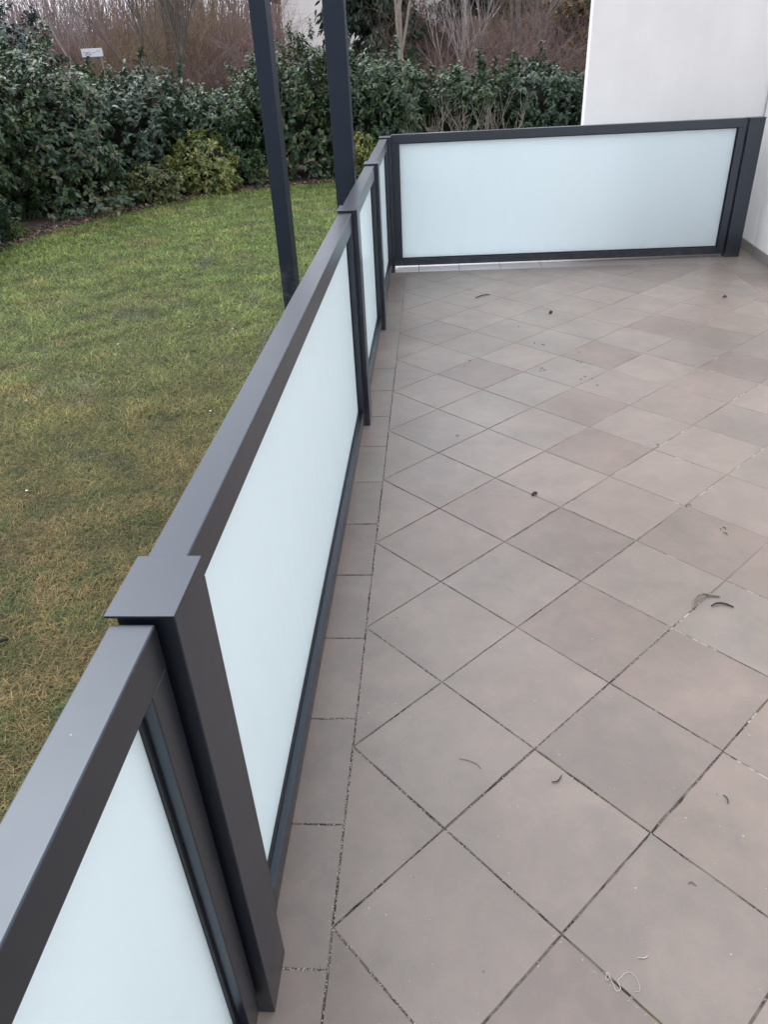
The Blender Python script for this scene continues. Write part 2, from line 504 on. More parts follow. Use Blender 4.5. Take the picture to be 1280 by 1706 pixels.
for i in range(0, 13):
    for j in range(-10, 26):
        if (i + j) % 2 == 0: pass
        else: continue
        # diamond centred at (i*U/2 , j*U/2 + U/2) so that its corners fall on the border joint
        cx_, cy_ = i * U / 2, j * U / 2 + U / 2
        d = [(cx_ + U / 2, cy_), (cx_, cy_ + U / 2), (cx_ - U / 2, cy_), (cx_, cy_ - U / 2)]
        for a, b_, c_ in ((-1, 0, -XB), (1, 0, XR), (0, 1, YB), (0, -1, -YN)):
            d = clip(d, a, b_, c_)
            if len(d) < 3: break
        tile(d)
for k in range(-7, 17):
    y0 = -.085 + .3283 * k; y1 = y0 + .3283
    if y1 > YB: y1 = YB
    if y0 < YB - .02:
        tile([(-.182, y0), (XB, y0), (XB, y1), (-.182, y1)], joint=.005)
for k in range(-1, 8):
    x0 = .1 + .333 * k; x1 = x0 + .333
    x0 = max(x0, -.182); x1 = min(x1, XR)
    if x1 - x0 > .02:
        mt_ = M_SHEEN
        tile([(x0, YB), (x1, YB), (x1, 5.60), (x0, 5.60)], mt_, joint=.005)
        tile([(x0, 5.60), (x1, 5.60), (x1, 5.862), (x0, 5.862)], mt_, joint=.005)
for k in range(-7, 17):
    y0 = .12 + .345 * k; y1 = min(y0 + .345, 5.862)
    if y0 < 5.85: tile([(XR, y0), (XW, y0), (XW, y1), (XR, y1)])

# white grit in the near joints and loose crumbs
def grit():
    P = []
    def along(a, b_, n, w, s):
        for _ in range(n):
            tt = random.random(); x = a[0] + (b_[0] - a[0]) * tt; y = a[1] + (b_[1] - a[1]) * tt
            P.append((x + random.gauss(0, w), y + random.gauss(0, w), s * 1.9 * random.uniform(.5, 1.4)))
    along((0, -.4), (0, 1.5), 520, .0018, .0007)
    along((0, 1.5), (0, 2.6), 120, .0018, .0008)
    along((-.1, -.085), (0, -.085), 50, .0015, .0008)
    along((-.1, .243), (0, .243), 12, .0015, .0007)
    along((-.1, .571), (0, .571), 20, .0015, .0007)
    along((0, 0), (U, -U), 160, .0016, .0007)
    along((0, 0), (U, U), 30, .0018, .0007)
    along((U * .95, 0), (U * 1.5, -U * .5), 40, .0018, .0008)
    along((0, U), (U, 0), 60, .0018, .0007)
    along((U, U), (U * 2.4, U * 2.4), 60, .002, .0008)
    along((0, U * 2), (U, U), 40, .0018, .0007)
    for _ in range(520):
        x = random.uniform(-.09, 2.2); y = -.4 + 3.2 * random.random() ** 1.6
        P.append((x, y, random.uniform(.0006, .0015)))
    V = []; F = []
    for x, y, s in P:
        n = len(V); a = random.uniform(0, 6)
        zz = .0006
        for k in range(4):
            V.append((x + s * math.cos(a + k * 1.57) * random.uniform(.7, 1.2), y + s * math.sin(a + k * 1.57) * random.uniform(.7, 1.2), zz - .001))
        V.append((x, y, zz + s * 1.0))
        F += [(n, n + 1, n + 4), (n + 1, n + 2, n + 4), (n + 2, n + 3, n + 4), (n + 3, n, n + 4)]
    mb = MB(); mb.poly(V, F)
    me = bpy.data.meshes.new('grit'); me.from_pydata(V, [], F)
    return me
M_GRIT = flat_mat('pale_grit', (.50, .48, .44), (.78, .76, .72), 90, .8)
o = link_mesh('grit', grit(), M_GRIT); tag(o, 'tiny pale grit crumbs scattered along the joints of the terrace tiles', 'grit', kind='stuff')

# ---------------------------------------------------------------- house walls
hw = tag(empty('house_wall', (XW, 5.868, GZ)), 'smooth white rendered side wall with grey skirting tiles along the terrace', 'wall')
def wbox(name, x0, x1, y0, y1, z0, z1, mat, par, bev=.003):
    mb = MB(); ox, oy, oz = par.location
    mb.box(x0 - ox, x1 - ox, y0 - oy, y1 - oy, z0 - oz, z1 - oz)
    return mb.build(name, mat, par, bevel=bev)
wbox('wall_face', XW, XW + .35, -6, 6.12, GZ, 6.0, M_WALL, hw)
for k in range(24):
    y1 = 5.858 - .345 * k
    wbox('skirting_tile', XW - .011, XW - .0005, y1 - .343, y1, .0006, .074, M_SKIRT, hw, .001)
mb = MB()  # uneven grey strip up the wall corner
pts = [(random.uniform(-.0008, .0008) - .003, 5.857, z * .1 + .98) for z in range(0, 50)]
mb.tube(pts, [.005 + random.uniform(-.0015, .002) for _ in pts], 6)
so = mb.build('corner_strip', M_STRIP, None, smooth=True); so.location = (XW - .002, 0, -.9 + .0); so.parent = hw; so.matrix_parent_inverse = Matrix.Translation((-XW, -5.868, .9))
hw.rotation_euler.z = math.radians(-2.0)
ww = tag(empty('wing_wall', (2.1, 5.99, GZ)), 'tall white rendered wall end standing behind the rear frosted panel', 'wall')
wbox('wall_face', 1.425, XW - .002, 5.868, 5.99, GZ, 6.0, M_WALL, ww)
for x0, x1 in ((1.43, 1.76), (1.762, 2.09), (2.092, 2.42), (2.422, XW - .014)):
    wbox('skirting_tile', x0, x1, 5.857, 5.8675, .0006, .074, M_SKIRT, ww, .001)

# ---------------------------------------------------------------- railing
XI = -.114                          # frame inner face
ZT = .984                           # handrail top
H = .993
PW = .118
Y1, Y2, Y3, Y4 = -.168, 2.434, 3.872, 5.31
XP = -.0925

def ring(x0, x1, z0, z1, e, y0, y1):
    V = []
    for y in (y0, y1):
        V += [(x0, y, z0), (x1, y, z0), (x1, y, z1), (x0, y, z1), (x0 + e, y, z0 + e), (x1 - e, y, z0 + e), (x1 - e, y, z1 - e), (x0 + e, y, z1 - e)]
    F = []
    for k in range(4):
        k2 = (k + 1) % 4
        F += [(k, k2, 4 + k2, 4 + k), (8 + k, 12 + k, 12 + k2, 8 + k2), (k, 8 + k, 8 + k2, k2), (4 + k, 4 + k2, 12 + k2, 12 + k)]
    mb = MB(); mb.poly(V, F); return mb

def frame_panel(par, M, L, hr=.068, zb=.045, bh=.056):
    """x' along 0..L, y' 0 (terrace side) .. .057 (outside)."""
    d = .057
    def place(o, parent=par):
        if parent is par: o.matrix_local = M
        o.parent = parent
        return o
    def bx(nm, x0, x1, y0, y1, z0, z1, mat, bev=.0015):
        mb = MB(); mb.box(x0, x1, y0, y1, z0, z1); return place(mb.build(nm, mat, None, bevel=bev))
    bx('handrail', 0, L, 0, d, ZT - hr, ZT, M_METAL, .0022)
    bx('bottom_rail', .0555, L - .0555, .0006, d - .0006, zb, zb + bh, M_METAL)
    bx('stile', 0.0005, .055, .0003, d - .0003, zb, ZT - hr - .0005, M_METAL)
    bx('stile', L - .055, L - .0005, .0003, d - .0003, zb, ZT - hr - .0005, M_METAL)
    gx0, gx1, gz0, gz1 = .055, L - .055, zb + bh, ZT - hr
    gl = bx('glass_pane', gx0 + .002, gx1 - .002, .026, .036, gz0 + .002, gz1 - .002, M_GLASS, .0006)
    for y0, y1 in ((.0195, .0258), (.0362, .042)):
        gk = ring(gx0 + .0004, gx1 - .0004, gz0 + .0004, gz1 - .0004, .007, y0, y1).build('gasket', M_RUB, None)
        gk.parent = gl

def post(par, M, h=H, cx0=-.004):
    mb = MB(); mb.box(.002, PW - .002, 0, .074, .0005, h - .0045)
    o = mb.build('post', M_METAL, None, bevel=.0018); o.matrix_local = M; o.parent = par
    mb = MB(); mb.box(cx0, PW + .004, -.0025, .086, h - .004, h)
    c_ = mb.build('cap_plate', M_METAL, None, bevel=.0008); c_.parent = o
    for x0, x1 in ((-.0078, .0015), (PW - .0015, PW + .0078)):
        for z0 in (.15, .82):
            mb = MB(); mb.box(x0, x1, .03, .062, z0, z0 + .05); q = mb.build('bracket', M_RUB, None); q.parent = o

rl = tag(empty('railing'), 'long side railing beside the lawn, dark frames with frosted panes and flat post caps', 'railing')
def side_m(x, y): return Matrix(((0, -1, 0, x), (1, 0, 0, y), (0, 0, 1, 0), (0, 0, 0, 1)))
for a, c2 in ((-2.75, Y1), (Y1 + PW, Y2), (Y2 + PW, Y3), (Y3 + PW, Y4)):
    frame_panel(rl, side_m(XI, a + .008), c2 - a - .016)
for yy in (Y1, Y2, Y3, Y4):
    post(rl, side_m(XP, yy))
rb = tag(empty('railing', (-.1, 5.44, 0)), 'rear railing with one wide frosted pane, closing the end of the terrace', 'railing')
RM = Matrix.Translation((.006, 0, .012)) @ Matrix.Rotation(math.radians(.9), 4, 'Z')
frame_panel(rb, RM, 2.652, hr=.060, zb=.010, bh=.053)
post(rb, Matrix.Translation((2.664, .024, 0)), h=H + .004)

# ---------------------------------------------------------------- two steel columns outside
def column(x, y, wx, wy, rz, label, top):
    t = empty('steel_column', (x, y, GZ), rz)
    tag(t, label, 'column', 'tall steel columns beyond the railing')
    mb = MB(); mb.box(0, wx, 0, wy, .012, top - GZ); mb.build('shaft', M_STEEL, t, bevel=.004)
    mb = MB(); mb.box(-.05, wx + .05, -.05, wy + .05, 0, .0115); mb.build('base_plate', M_STEEL, t, bevel=.001)
    return t
column(-1.047, 5.35, .118, .15, math.radians(-4), 'left one of two tall dark square columns on the lawn', 3.4)
column(-.364, 3.98, .118, .12, 0, 'right one of two tall dark columns, close behind the railing', 3.4)
SCENE_VEG = True

# ================================================================ VEGETATION
def leaves_mesh(name, P, D, Nn, L, W, tint, droop=.25):
    """P base points, D directions, Nn normals (all n x 3), L lengths, W half widths, tint n x 3."""
    n = len(P)
    D = D / np.linalg.norm(D, axis=1, keepdims=True)
    Nn = Nn - D * np.sum(Nn * D, axis=1, keepdims=True); Nn /= (np.linalg.norm(Nn, axis=1, keepdims=True) + 1e-9)
    B = np.cross(D, Nn)
    L = L[:, None]; W = W[:, None]
    v = np.empty((n, 8, 3))
    fold = .25
    def pt(s, w_, up):
        return P + D * L * s + B * W * w_ + Nn * (W * abs(w_) * fold - L * droop * s * s + up)
    v[:, 0] = pt(0, 0, 0); v[:, 1] = pt(.33, -1, 0); v[:, 2] = pt(.33, 0, 0); v[:, 3] = pt(.33, 1, 0)
    v[:, 4] = pt(.70, -.8, 0); v[:, 5] = pt(.70, 0, 0); v[:, 6] = pt(.70, .8, 0); v[:, 7] = pt(1, 0, 0)
    f = np.array([0, 2, 1, 0, 3, 2, 1, 2, 5, 4, 2, 3, 6, 5, 4, 5, 7, 5, 6, 7])
    cnt = np.array([3, 3, 4, 4, 3, 3])
    F = (f[None, :] + 8 * np.arange(n)[:, None]).ravel()
    C = np.tile(cnt, n)
    col = np.repeat(tint, 8, axis=0)
    return np_mesh(name, v.reshape(-1, 3), F, C, col, smooth=True)

def lump(d, seed, amp):
    r = np.random.default_rng(seed)
    s = np.zeros(len(d))
    for k in range(7):
        a = r.normal(size=3); a /= np.linalg.norm(a)
        s += math.sin(1) * np.sin(d @ a * (3 + k * 1.6) + r.uniform(0, 6)) / (1 + k * .35)
    return 1 + amp * s / 2.2

def surf(d, rx, ry, h, seed, amp, ex=2.8):
    low = d[:, 2] < 0
    d0 = d; d = d.copy(); d[low, 2] = 0
    s = (np.abs(d[:, 0]) ** ex + np.abs(d[:, 1]) ** ex + np.abs(d[:, 2]) ** ex) ** (-1 / ex)
    s = s * lump(d, seed, amp)
    q = d * s[:, None] * np.array([rx, ry, h / 2])
    q[low, 2] = d0[low, 2] * h / 2
    hz = np.linalg.norm(d[:, :2], axis=1)
    q[low, :2] *= 1.0
    return q

def leafy_shrub(name, x, y, rx, ry, h, label, cat='shrub', leaf=.10, shoots=55, cols=None, seed=1, mat=None, amp=.27,
                group=None, sprigs=0, core=.54, wl=.225, z0=.0, hole=None, rz=0.0, whorl=8, droop=.3, ex=2.8):
    r = np.random.default_rng(seed)
    t = empty(name, (x, y, GZ), rz); tag(t, label, cat, group)
    ar = 2 * math.pi * ((rx * ry) ** .8 + (rx * h / 2) ** .8 + (ry * h / 2) ** .8)
    ns = int(ar * shoots * 1.35)
    d = r.normal(size=(ns, 3)); d /= np.linalg.norm(d, axis=1, keepdims=True)
    
    tip = surf(d, rx, ry, h, seed, amp, ex)
    depth = r.uniform(0, 1, ns) ** 1.3 * .38
    tip[:, :2] *= (1 - depth + r.normal(0, .03, ns))[:, None]; up_ = tip[:, 2] > 0; tip[up_, 2] *= (1 - depth + r.normal(0, .03, ns))[up_]
    out = tip / np.array([rx, ry, h / 2]) ** 2; out /= np.linalg.norm(out, axis=1, keepdims=True)
    ph = r.uniform(0, 6, 6); sx_, sy_, sz_ = tip[:, 0], tip[:, 1], tip[:, 2]
    gapf = np.sin(sx_ * 5.3 + ph[0] + 1.5 * np.sin(sz_ * 3.1 + ph[1])) * np.sin(sz_ * 6.1 + ph[2] + 1.6 * np.sin(sx_ * 3.7 + sy_ * 2.9 + ph[3])) + .5 * np.sin(sx_ * 11 + sz_ * 9 + sy_ * 8 + ph[4])
    tip *= (1 + .07 * np.clip(gapf, -1.6, 1.2) / max(.4, min(rx, ry, h / 2)) ** .5)[:, None]
    gap_drop = (gapf < -.45) & (r.uniform(size=ns) < .65)
    tip[:, 2] += h / 2 + z0
    keep = (tip[:, 2] > .05) & ~gap_drop
    if hole is not None:
        hx0, hx1, hz0, hz1, pr = hole
        inh = (tip[:, 0] > hx0) & (tip[:, 0] < hx1) & (tip[:, 2] > hz0) & (tip[:, 2] < hz1) & (tip[:, 1] < 0)
        keep &= ~(inh & (r.uniform(size=ns) < pr))
    tip = tip[keep]; out = out[keep]; ns = len(tip)
    if sprigs:
        k = r.choice(np.where(out[:, 2] > .25)[0], min(sprigs, int((out[:, 2] > .25).sum())), replace=False)
        ext = []; eo = []
        for i in k:
            base = tip[i]; dirv = out[i] * .35 + np.array([r.normal(0, .25), r.normal(0, .25), 1.0]); dirv /= np.linalg.norm(dirv)
            ln = r.uniform(.12, .45)
            for s in np.arange(.05, ln, .045):
                ext.append(base + dirv * s); eo.append(dirv)
        tip = np.vstack([tip, ext]); out = np.vstack([out, eo])
    nn = len(tip)
    nl = whorl
    ang = r.uniform(0, 2 * np.pi, (nn, nl)); 
    axis = out + r.normal(0, .35, (nn, 3)) + np.array([0, 0, .25]); axis /= np.linalg.norm(axis, axis=1, keepdims=True)
    a = np.cross(axis, r.normal(size=(nn, 3))); a /= np.linalg.norm(a, axis=1, keepdims=True)
    bb = np.cross(axis, a)
    open_ = r.uniform(.5, 1.6, (nn, nl))
    D = (a[:, None, :] * np.cos(ang)[..., None] + bb[:, None, :] * np.sin(ang)[..., None]) * np.sin(open_)[..., None] + axis[:, None, :] * np.cos(open_)[..., None]
    D[..., 2] -= .42
    back = r.uniform(0, .20, (nn, nl))
    P = tip[:, None, :] - axis[:, None, :] * back[..., None]
    Nn = axis[:, None, :] * .9 + r.normal(0, .25, (nn, nl, 3)) + np.array([0, 0, .5])
    Lf = leaf * 1.08 * r.uniform(.55, 1.3, (nn, nl))
    W = Lf * wl * r.uniform(.8, 1.2, (nn, nl))
    cols = np.array(cols if cols is not None else [(.030, .062, .030), (.040, .078, .036), (.024, .050, .030), (.055, .090, .040)])
    ci = cols[r.integers(0, len(cols), nn)][:, None, :] * r.uniform(.7, 1.3, (nn, nl))[..., None]
    me = leaves_mesh('foliage', P.reshape(-1, 3), D.reshape(-1, 3), Nn.reshape(-1, 3), Lf.ravel(), W.ravel(), ci.reshape(-1, 3), droop)
    fo = link_mesh('foliage', me, mat or M_LEAF, t); fo['kind'] = 'stuff'
    # solid lumpy core, painted near black for the shade deep in the foliage
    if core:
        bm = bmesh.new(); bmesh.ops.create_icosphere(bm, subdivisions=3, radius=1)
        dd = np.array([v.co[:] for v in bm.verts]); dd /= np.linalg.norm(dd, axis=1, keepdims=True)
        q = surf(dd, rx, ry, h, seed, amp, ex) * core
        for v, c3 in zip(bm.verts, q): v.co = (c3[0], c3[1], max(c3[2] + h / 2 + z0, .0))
        mc = bpy.data.meshes.new('shade_core'); bm.to_mesh(mc); bm.free()
        link_mesh('shade_core', mc, M_CORE, t)
    return t

def branch_segs(r, base, dirv, length, rad, depth, segs, spread=.5, up=.15, kids=3, wob=.12, minr=.0015):
    n = 4 if depth > 0 else 3
    p = np.array(base, float); d = np.array(dirv, float); d /= np.linalg.norm(d)
    for i in range(n):
        d = d + r.normal(0, wob, 3) + np.array([0, 0, up * .3]); d /= np.linalg.norm(d)
        q = p + d * length / n
        r0 = rad * (1 - .55 * i / n); r1 = rad * (1 - .55 * (i + 1) / n)
        segs.append((p.copy(), q.copy(), r0, r1))
        if depth > 0 and i >= 1:
            for _ in range(kids if i < n - 1 else kids + 1):
                dd = d + r.normal(0, spread, 3) + np.array([0, 0, up]); dd /= np.linalg.norm(dd)
                branch_segs(r, q, dd, length * r.uniform(.45, .72), max(r1 * .55, minr), depth - 1, segs, spread, up, kids, wob, minr)
        p = q
    return segs

def segs_mesh(name, segs, n=3):
    A = np.array([s[0] for s in segs]); B = np.array([s[1] for s in segs])
    r0 = np.array([s[2] for s in segs])[:, None]; r1 = np.array([s[3] for s in segs])[:, None]
    D = B - A; D /= np.linalg.norm(D, axis=1, keepdims=True)
    h = np.where(np.abs(D[:, 2:3]) > .9, np.array([[1., 0, 0]]), np.array([[0., 0, 1.]]))
    X = np.cross(D, h); X /= np.linalg.norm(X, axis=1, keepdims=True); Y = np.cross(D, X)
    m_ = len(segs); V = np.empty((m_, 2 * n, 3))
    for k in range(n):
        c, s = math.cos(2 * math.pi * k / n), math.sin(2 * math.pi * k / n)
        V[:, k] = A + (X * c + Y * s) * r0; V[:, n + k] = B + (X * c + Y * s) * r1
    f = []
    for k in range(n):
        k2 = (k + 1) % n; f += [k, k2, n + k2, n + k]
    F = (np.array(f)[None] + 2 * n * np.arange(m_)[:, None]).ravel()
    return np_mesh(name, V.reshape(-1, 3), F, np.full(m_ * n, 4), None, smooth=n > 4)

# ---- laurel hedge, shrub by shrub, following the lawn edge
G1 = 'dark laurel shrubs of the garden hedge'
mix1 = [(.046, .090, .036), (.064, .115, .044), (.030, .060, .030), (.080, .125, .048), (.045, .078, .044)]
mixb = mix1 + [(.13, .13, .07)]
cool = [(.040, .080, .040), (.052, .095, .052), (.068, .105, .066), (.030, .056, .034)]
warm = mix1 + [(.075, .095, .04), (.09, .10, .045)]
leafy_shrub('laurel_shrub', -7.55, 10.7, 1.15, 1.1, 1.75, 'low dark laurel at the left edge, bulging over the lawn', seed=3, cols=cool, group=G1, shoots=62)
leafy_shrub('laurel_shrub', -8.9, 13.6, 2.0, 1.6, 2.9, 'tallest dense laurel at the far left of the hedge', seed=4, cols=mixb, group=G1, sprigs=60, shoots=62)
leafy_shrub('laurel_shrub', -7.35, 14.7, 1.5, 1.4, 2.6, 'dark laurel behind the left lawn edge, below the white board', seed=5, cols=mixb, group=G1, sprigs=60, shoots=62)
leafy_shrub('laurel_shrub', -6.5, 16.5, 1.4, 1.3, 2.3, 'laurel sloping down to the dip in the hedge, left of the multi-stemmed tree', seed=6, cols=cool, group=G1, sprigs=50, shoots=60)
leafy_shrub('laurel_shrub', -4.75, 17.4, 1.35, 1.2, 1.95, 'laurel behind the yellow green shrub, left of the left column', seed=8, cols=mix1, group=G1, sprigs=40, shoots=60)
leafy_shrub('laurel_shrub', -3.0, 18.0, 1.35, 1.2, 2.35, 'leggy laurel with tall loose shoots seen between the two columns', seed=9, cols=warm, group=G1, sprigs=140, shoots=58)
leafy_shrub('laurel_shrub', -.95, 18.3, 1.3, 1.1, 2.35, 'rounded laurel just right of the right column', seed=10, cols=mix1, group=G1, sprigs=60, shoots=60)
leafy_shrub('laurel_shrub', .95, 18.6, 1.25, 1.0, 1.95, 'thinned laurel with bare stems showing above the rear railing', seed=12, cols=mix1, group=G1, sprigs=30, shoots=60, hole=(-1.1, 1.2, .0, 1.25, .86), core=.54)
leafy_shrub('laurel_shrub', 2.75, 18.7, 1.05, 1.0, 1.95, 'laurel at the right end of the hedge, next to the white wall', seed=13, cols=cool, group=G1, sprigs=30, shoots=60)
leafy_shrub('laurel_shrub', 5.6, 19.2, 1.9, 1.2, 2.1, 'laurel beyond the hedge end, mostly hidden by the white wall', seed=14, cols=mix1, group=G1, shoots=30)
leafy_shrub('laurel_shrub', -10.4, 9.6, 2.0, 2.2, 2.6, 'laurel outside the left edge of the view', seed=15, cols=cool, group=G1, shoots=24)
# bare stems in the thinned laurel
r = np.random.default_rng(5); segs = []
for k in range(24):
    x = r.uniform(-1.15, 1.15)
    branch_segs(r, (x, r.uniform(-.95, -.7), .0), (r.normal(0, .35), -.1, 1), r.uniform(.8, 1.15), .016, 1, segs, .55, .25, 2, .16, .005)
o = link_mesh('bare_stems', segs_mesh('bare_stems', segs, 4), M_BARKL)
par = [q for q in bpy.data.objects if q.get('label', '').startswith('thinned laurel')][0]
o.parent = par

# ---- low accent shrubs in front of the hedge
yg = [(.22, .24, .06), (.28, .28, .09), (.15, .19, .05), (.10, .14, .04)]
ol = [(.12, .14, .05), (.16, .17, .06), (.08, .11, .04)]
G2 = 'low light-leaved shrubs at the foot of the hedge'
leafy_shrub('variegated_shrub', -4.65, 16.1, .72, .5, 1.2, 'largest yellow green shrub in front of the hedge, left of the left column', seed=20, cols=yg, leaf=.085, group=G2, mat=M_LEAF2, shoots=85, core=.6, amp=.2)
leafy_shrub('variegated_shrub', -5.45, 15.0, .6, .4, .8, 'low olive green shrub left of the large yellow green one', seed=21, cols=ol, leaf=.09, group=G2, mat=M_LEAF2, shoots=70, core=.55, amp=.22)
leafy_shrub('variegated_shrub', -6.0, 14.3, .24, .2, .34, 'tiny yellow green tuft at the lawn edge', seed=22, cols=yg, leaf=.07, group=G2, mat=M_LEAF2, shoots=100, core=.5)
leafy_shrub('variegated_shrub', -1.45, 17.3, .5, .45, .95, 'yellow green shrub peeping between right column and railing', seed=23, cols=yg, leaf=.08, group=G2, mat=M_LEAF2, shoots=85, core=.6)
leafy_shrub('variegated_shrub', -3.55, 17.0, .4, .35, .42, 'small dull green shrub at the foot of the left column, on the far bed', seed=24, cols=ol, leaf=.09, group=G2, mat=M_LEAF2, shoots=70, core=.5)
leafy_shrub('fern_clump', -7.05, 11.95, .42, .28, .26, 'bright green feathery clump at the left lawn edge', cat='fern', seed=25, cols=[(.08, .13, .03), (.11, .15, .04)], leaf=.14, mat=M_LEAF2, shoots=60, core=0, wl=.07)
# bluish bush top left and olive bush by the wall
leafy_shrub('juniper_shrub', -9.7, 18.4, 1.5, 1.3, 3.75, 'blue green bush rising behind the hedge at far left', seed=30, cols=[(.07, .105, .09), (.09, .13, .115), (.05, .08, .06)], leaf=.11, shoots=30, mat=M_NEEDLE, amp=.3, sprigs=40)
leafy_shrub('olive_shrub', 5.3, 25.0, 1.9, 1.2, 4.0, 'olive and rusty orange bush beside the white wall, behind the hedge', seed=31, cols=[(.07, .08, .035), (.05, .07, .03), (.16, .10, .035), (.20, .11, .04)], leaf=.12, shoots=22, mat=M_LEAF2, amp=.3, core=.5, sprigs=60)

# ---- dark conifer
def conifer(x, y, h, label, seed, low=.0, rad=2.2):
    r = np.random.default_rng(seed)
    t = empty('conifer_tree', (x, y, GZ)); tag(t, label, 'tree', 'dark conifers behind the hedge')
    segs = [(np.array([0, 0, 0.]), np.array([.05, 0, h * .5]), .17, .12), (np.array([.05, 0, h * .5]), np.array([0, 0, h]), .12, .02)]
    P = []; D = []
    z = low
    bs = []
    while z < h - .3:
        f = 1 - (z / h) ** 1.3
        for k in range(5):
            a = r.uniform(0, 6.28); ln = rad * (f * .9 + .1) * r.uniform(.65, 1.1)
            p = np.array([0, 0, z]); dv = np.array([math.cos(a), math.sin(a), .12])
            n = 7
            for i in range(n):
                q = p + dv * ln / n; dv = dv + np.array([0, 0, -.07]) + r.normal(0, .05, 3)
                bs.append((p, q, .03 * (1 - i / n) + .006, .03 * (1 - (i + 1) / n) + .006))
                for _ in range(48):
                    P.append(q + r.normal(0, .13, 3) * np.array([1, 1, .7])); D.append(np.array([r.normal(0, .6) + dv[0] * .4, r.normal(0, .6) + dv[1] * .4, -.9 + r.normal(0, .3)]))
                p = q
        z += .24
    link_mesh('trunk', segs_mesh('trunk', segs, 8), M_BARK, t)
    br_ = link_mesh('branches', segs_mesh('branches', bs, 3), M_BARK, t); br_['kind'] = 'stuff'
    P = np.array(P); D = np.array(D); n = len(P)
    c = np.array([(.022, .042, .024), (.032, .055, .030), (.016, .030, .018)])[r.integers(0, 3, n)]
    me = leaves_mesh('crown', P, D, r.normal(size=(n, 3)), r.uniform(.14, .26, n), np.full(n, .032), c, .1)
    cr = link_mesh('crown', me, M_NEEDLE, t); cr['kind'] = 'stuff'
    return t
conifer(-1.1, 25.0, 7.5, 'dark drooping conifer right of the right column', 40, low=2.0, rad=2.2)
conifer(2.2, 28.5, 8.0, 'dark conifer high up above the rear panel, top centre', 41, low=3.4, rad=2.5)

# ---- bare brown shrubs: a few prototypes, copied with their parts
def bare_shrub_meshes(seed, h, stems, kids, spread, mat_r=.012, depth=3):
    r = np.random.default_rng(seed); segs = []
    for k in range(stems):
        a = r.uniform(0, 6.28); rr = r.uniform(0, .5)
        branch_segs(r, (math.cos(a) * rr, math.sin(a) * rr, 0), (math.cos(a) * .35, math.sin(a) * .35, 1), h * r.uniform(.38, .55), mat_r, depth, segs, spread * r.uniform(1.0, 2.0), .16, kids, .16, .0045)
    me_s = segs_mesh('stems', [s for s in segs if s[2] > .0062], 4)
    me_t = segs_mesh('twigs', [s for s in segs if s[2] <= .0062], 3)
    return me_s, me_t
protos = []
for sd, h, st, mt in ((50, 3.8, 8, M_TWIG), (51, 4.4, 7, M_TWIG3), (52, 3.4, 9, M_TWIG), (53, 4.6, 8, M_TWIG2)):
    a, c2 = bare_shrub_meshes(sd, h, st, 2, .42)
    a.materials.append(mt); c2.materials.append(mt)
    protos.append((a, c2))
def bare(pi, x, y, s, rz, label, group, sz=None):
    t = empty('bare_shrub', (x, y, GZ), rz); t.scale = (s, s, sz or s); tag(t, label, 'shrub', group)
    o = link_mesh('stems', protos[pi][0], None, t); o['kind'] = 'stuff'
    o2 = link_mesh('twigs', protos[pi][1], None, t); o2['kind'] = 'stuff'
G3 = 'bare shrubs standing just behind the hedge'
for pi, x, y, s, lb in (
    (1, -13.6, 21.5, 1.0, 'greyish mauve bare shrub in the far left corner, behind the blue green bush'),
    (0, -11.2, 21.8, .95, 'reddish brown bare shrub between the blue green bush and the white board'),
    (2, -9.6, 22.4, 1.0, 'low brown bare shrub right behind the white board'),
    (3, -8.1, 22.6, 1.05, 'ochre twigged shrub between white board and multi-stemmed tree'),
    (0, -5.7, 22.2, .95, 'reddish bare shrub just right of the multi-stemmed tree'),
    (1, -4.4, 22.8, .92, 'mauve bare shrub left of the left column, above the hedge'),
    (2, -.3, 21.4, .9, 'low brown bare shrub beside the light brown trunk'),
    (0, 1.3, 21.8, .92, 'reddish bare shrub among the pale grey stems above the thinned laurel'),
    (1, 2.7, 22.6, .9, 'mauve bare shrub at the foot of the thick forked trunk'),
    (2, 4.0, 21.8, .9, 'low brown bare shrub left of the olive bush')):
    bare(pi, x, y, s, pi * 2.1 + x, lb, G3, s * .8)
# everything further back reads as one mass
rr = random.Random(4)
def mesh_arrays(me):
    n = len(me.vertices); co = np.empty(n * 3, np.float32); me.vertices.foreach_get('co', co)
    m_ = len(me.loops); li = np.empty(m_, np.int32); me.loops.foreach_get('vertex_index', li)
    return co.reshape(-1, 3), li
parr = [(mesh_arrays(a), mesh_arrays(c2)) for a, c2 in protos]
VV = {0: [], 1: [], 2: [], 3: []}; FF = {0: [], 1: [], 2: [], 3: []}; off = {0: 0, 1: 0, 2: 0, 3: 0}
row = [(-17.5 + 27 * i / 19, 25.0 + rr.uniform(-.8, 1.0)) for i in range(20)] + [(-22 + 34 * i / 19, 31 + rr.uniform(-1.2, 1.2)) for i in range(20)]
for (x, y) in row:
    x += rr.uniform(-.4, .4); uk = x / (y + .85)
    if -.145 < uk < -.05: continue      # open view to the pale house
    pi = 3 if -.34 < uk < -.27 else rr.choice([0, 1, 2, 1, 3])
    a = rr.uniform(0, 6.28); s = rr.uniform(.85, 1.15); ca, sa = math.cos(a) * s, math.sin(a) * s
    Mx = np.array([[ca, -sa, 0], [sa, ca, 0], [0, 0, s]])
    for co, li in parr[pi]:
        VV[pi].append(co @ Mx.T + np.array([x, y, GZ])); FF[pi].append(li + off[pi]); off[pi] += len(co)
allv = np.concatenate([np.concatenate(VV[k]) for k in VV if VV[k]])
o_ = 0; fl = []; mi = []
for k in VV:
    if not VV[k]: continue
    f_ = np.concatenate(FF[k]) + o_; o_ += off[k]; fl.append(f_); mi.append(np.full(len(f_) // 4, k))
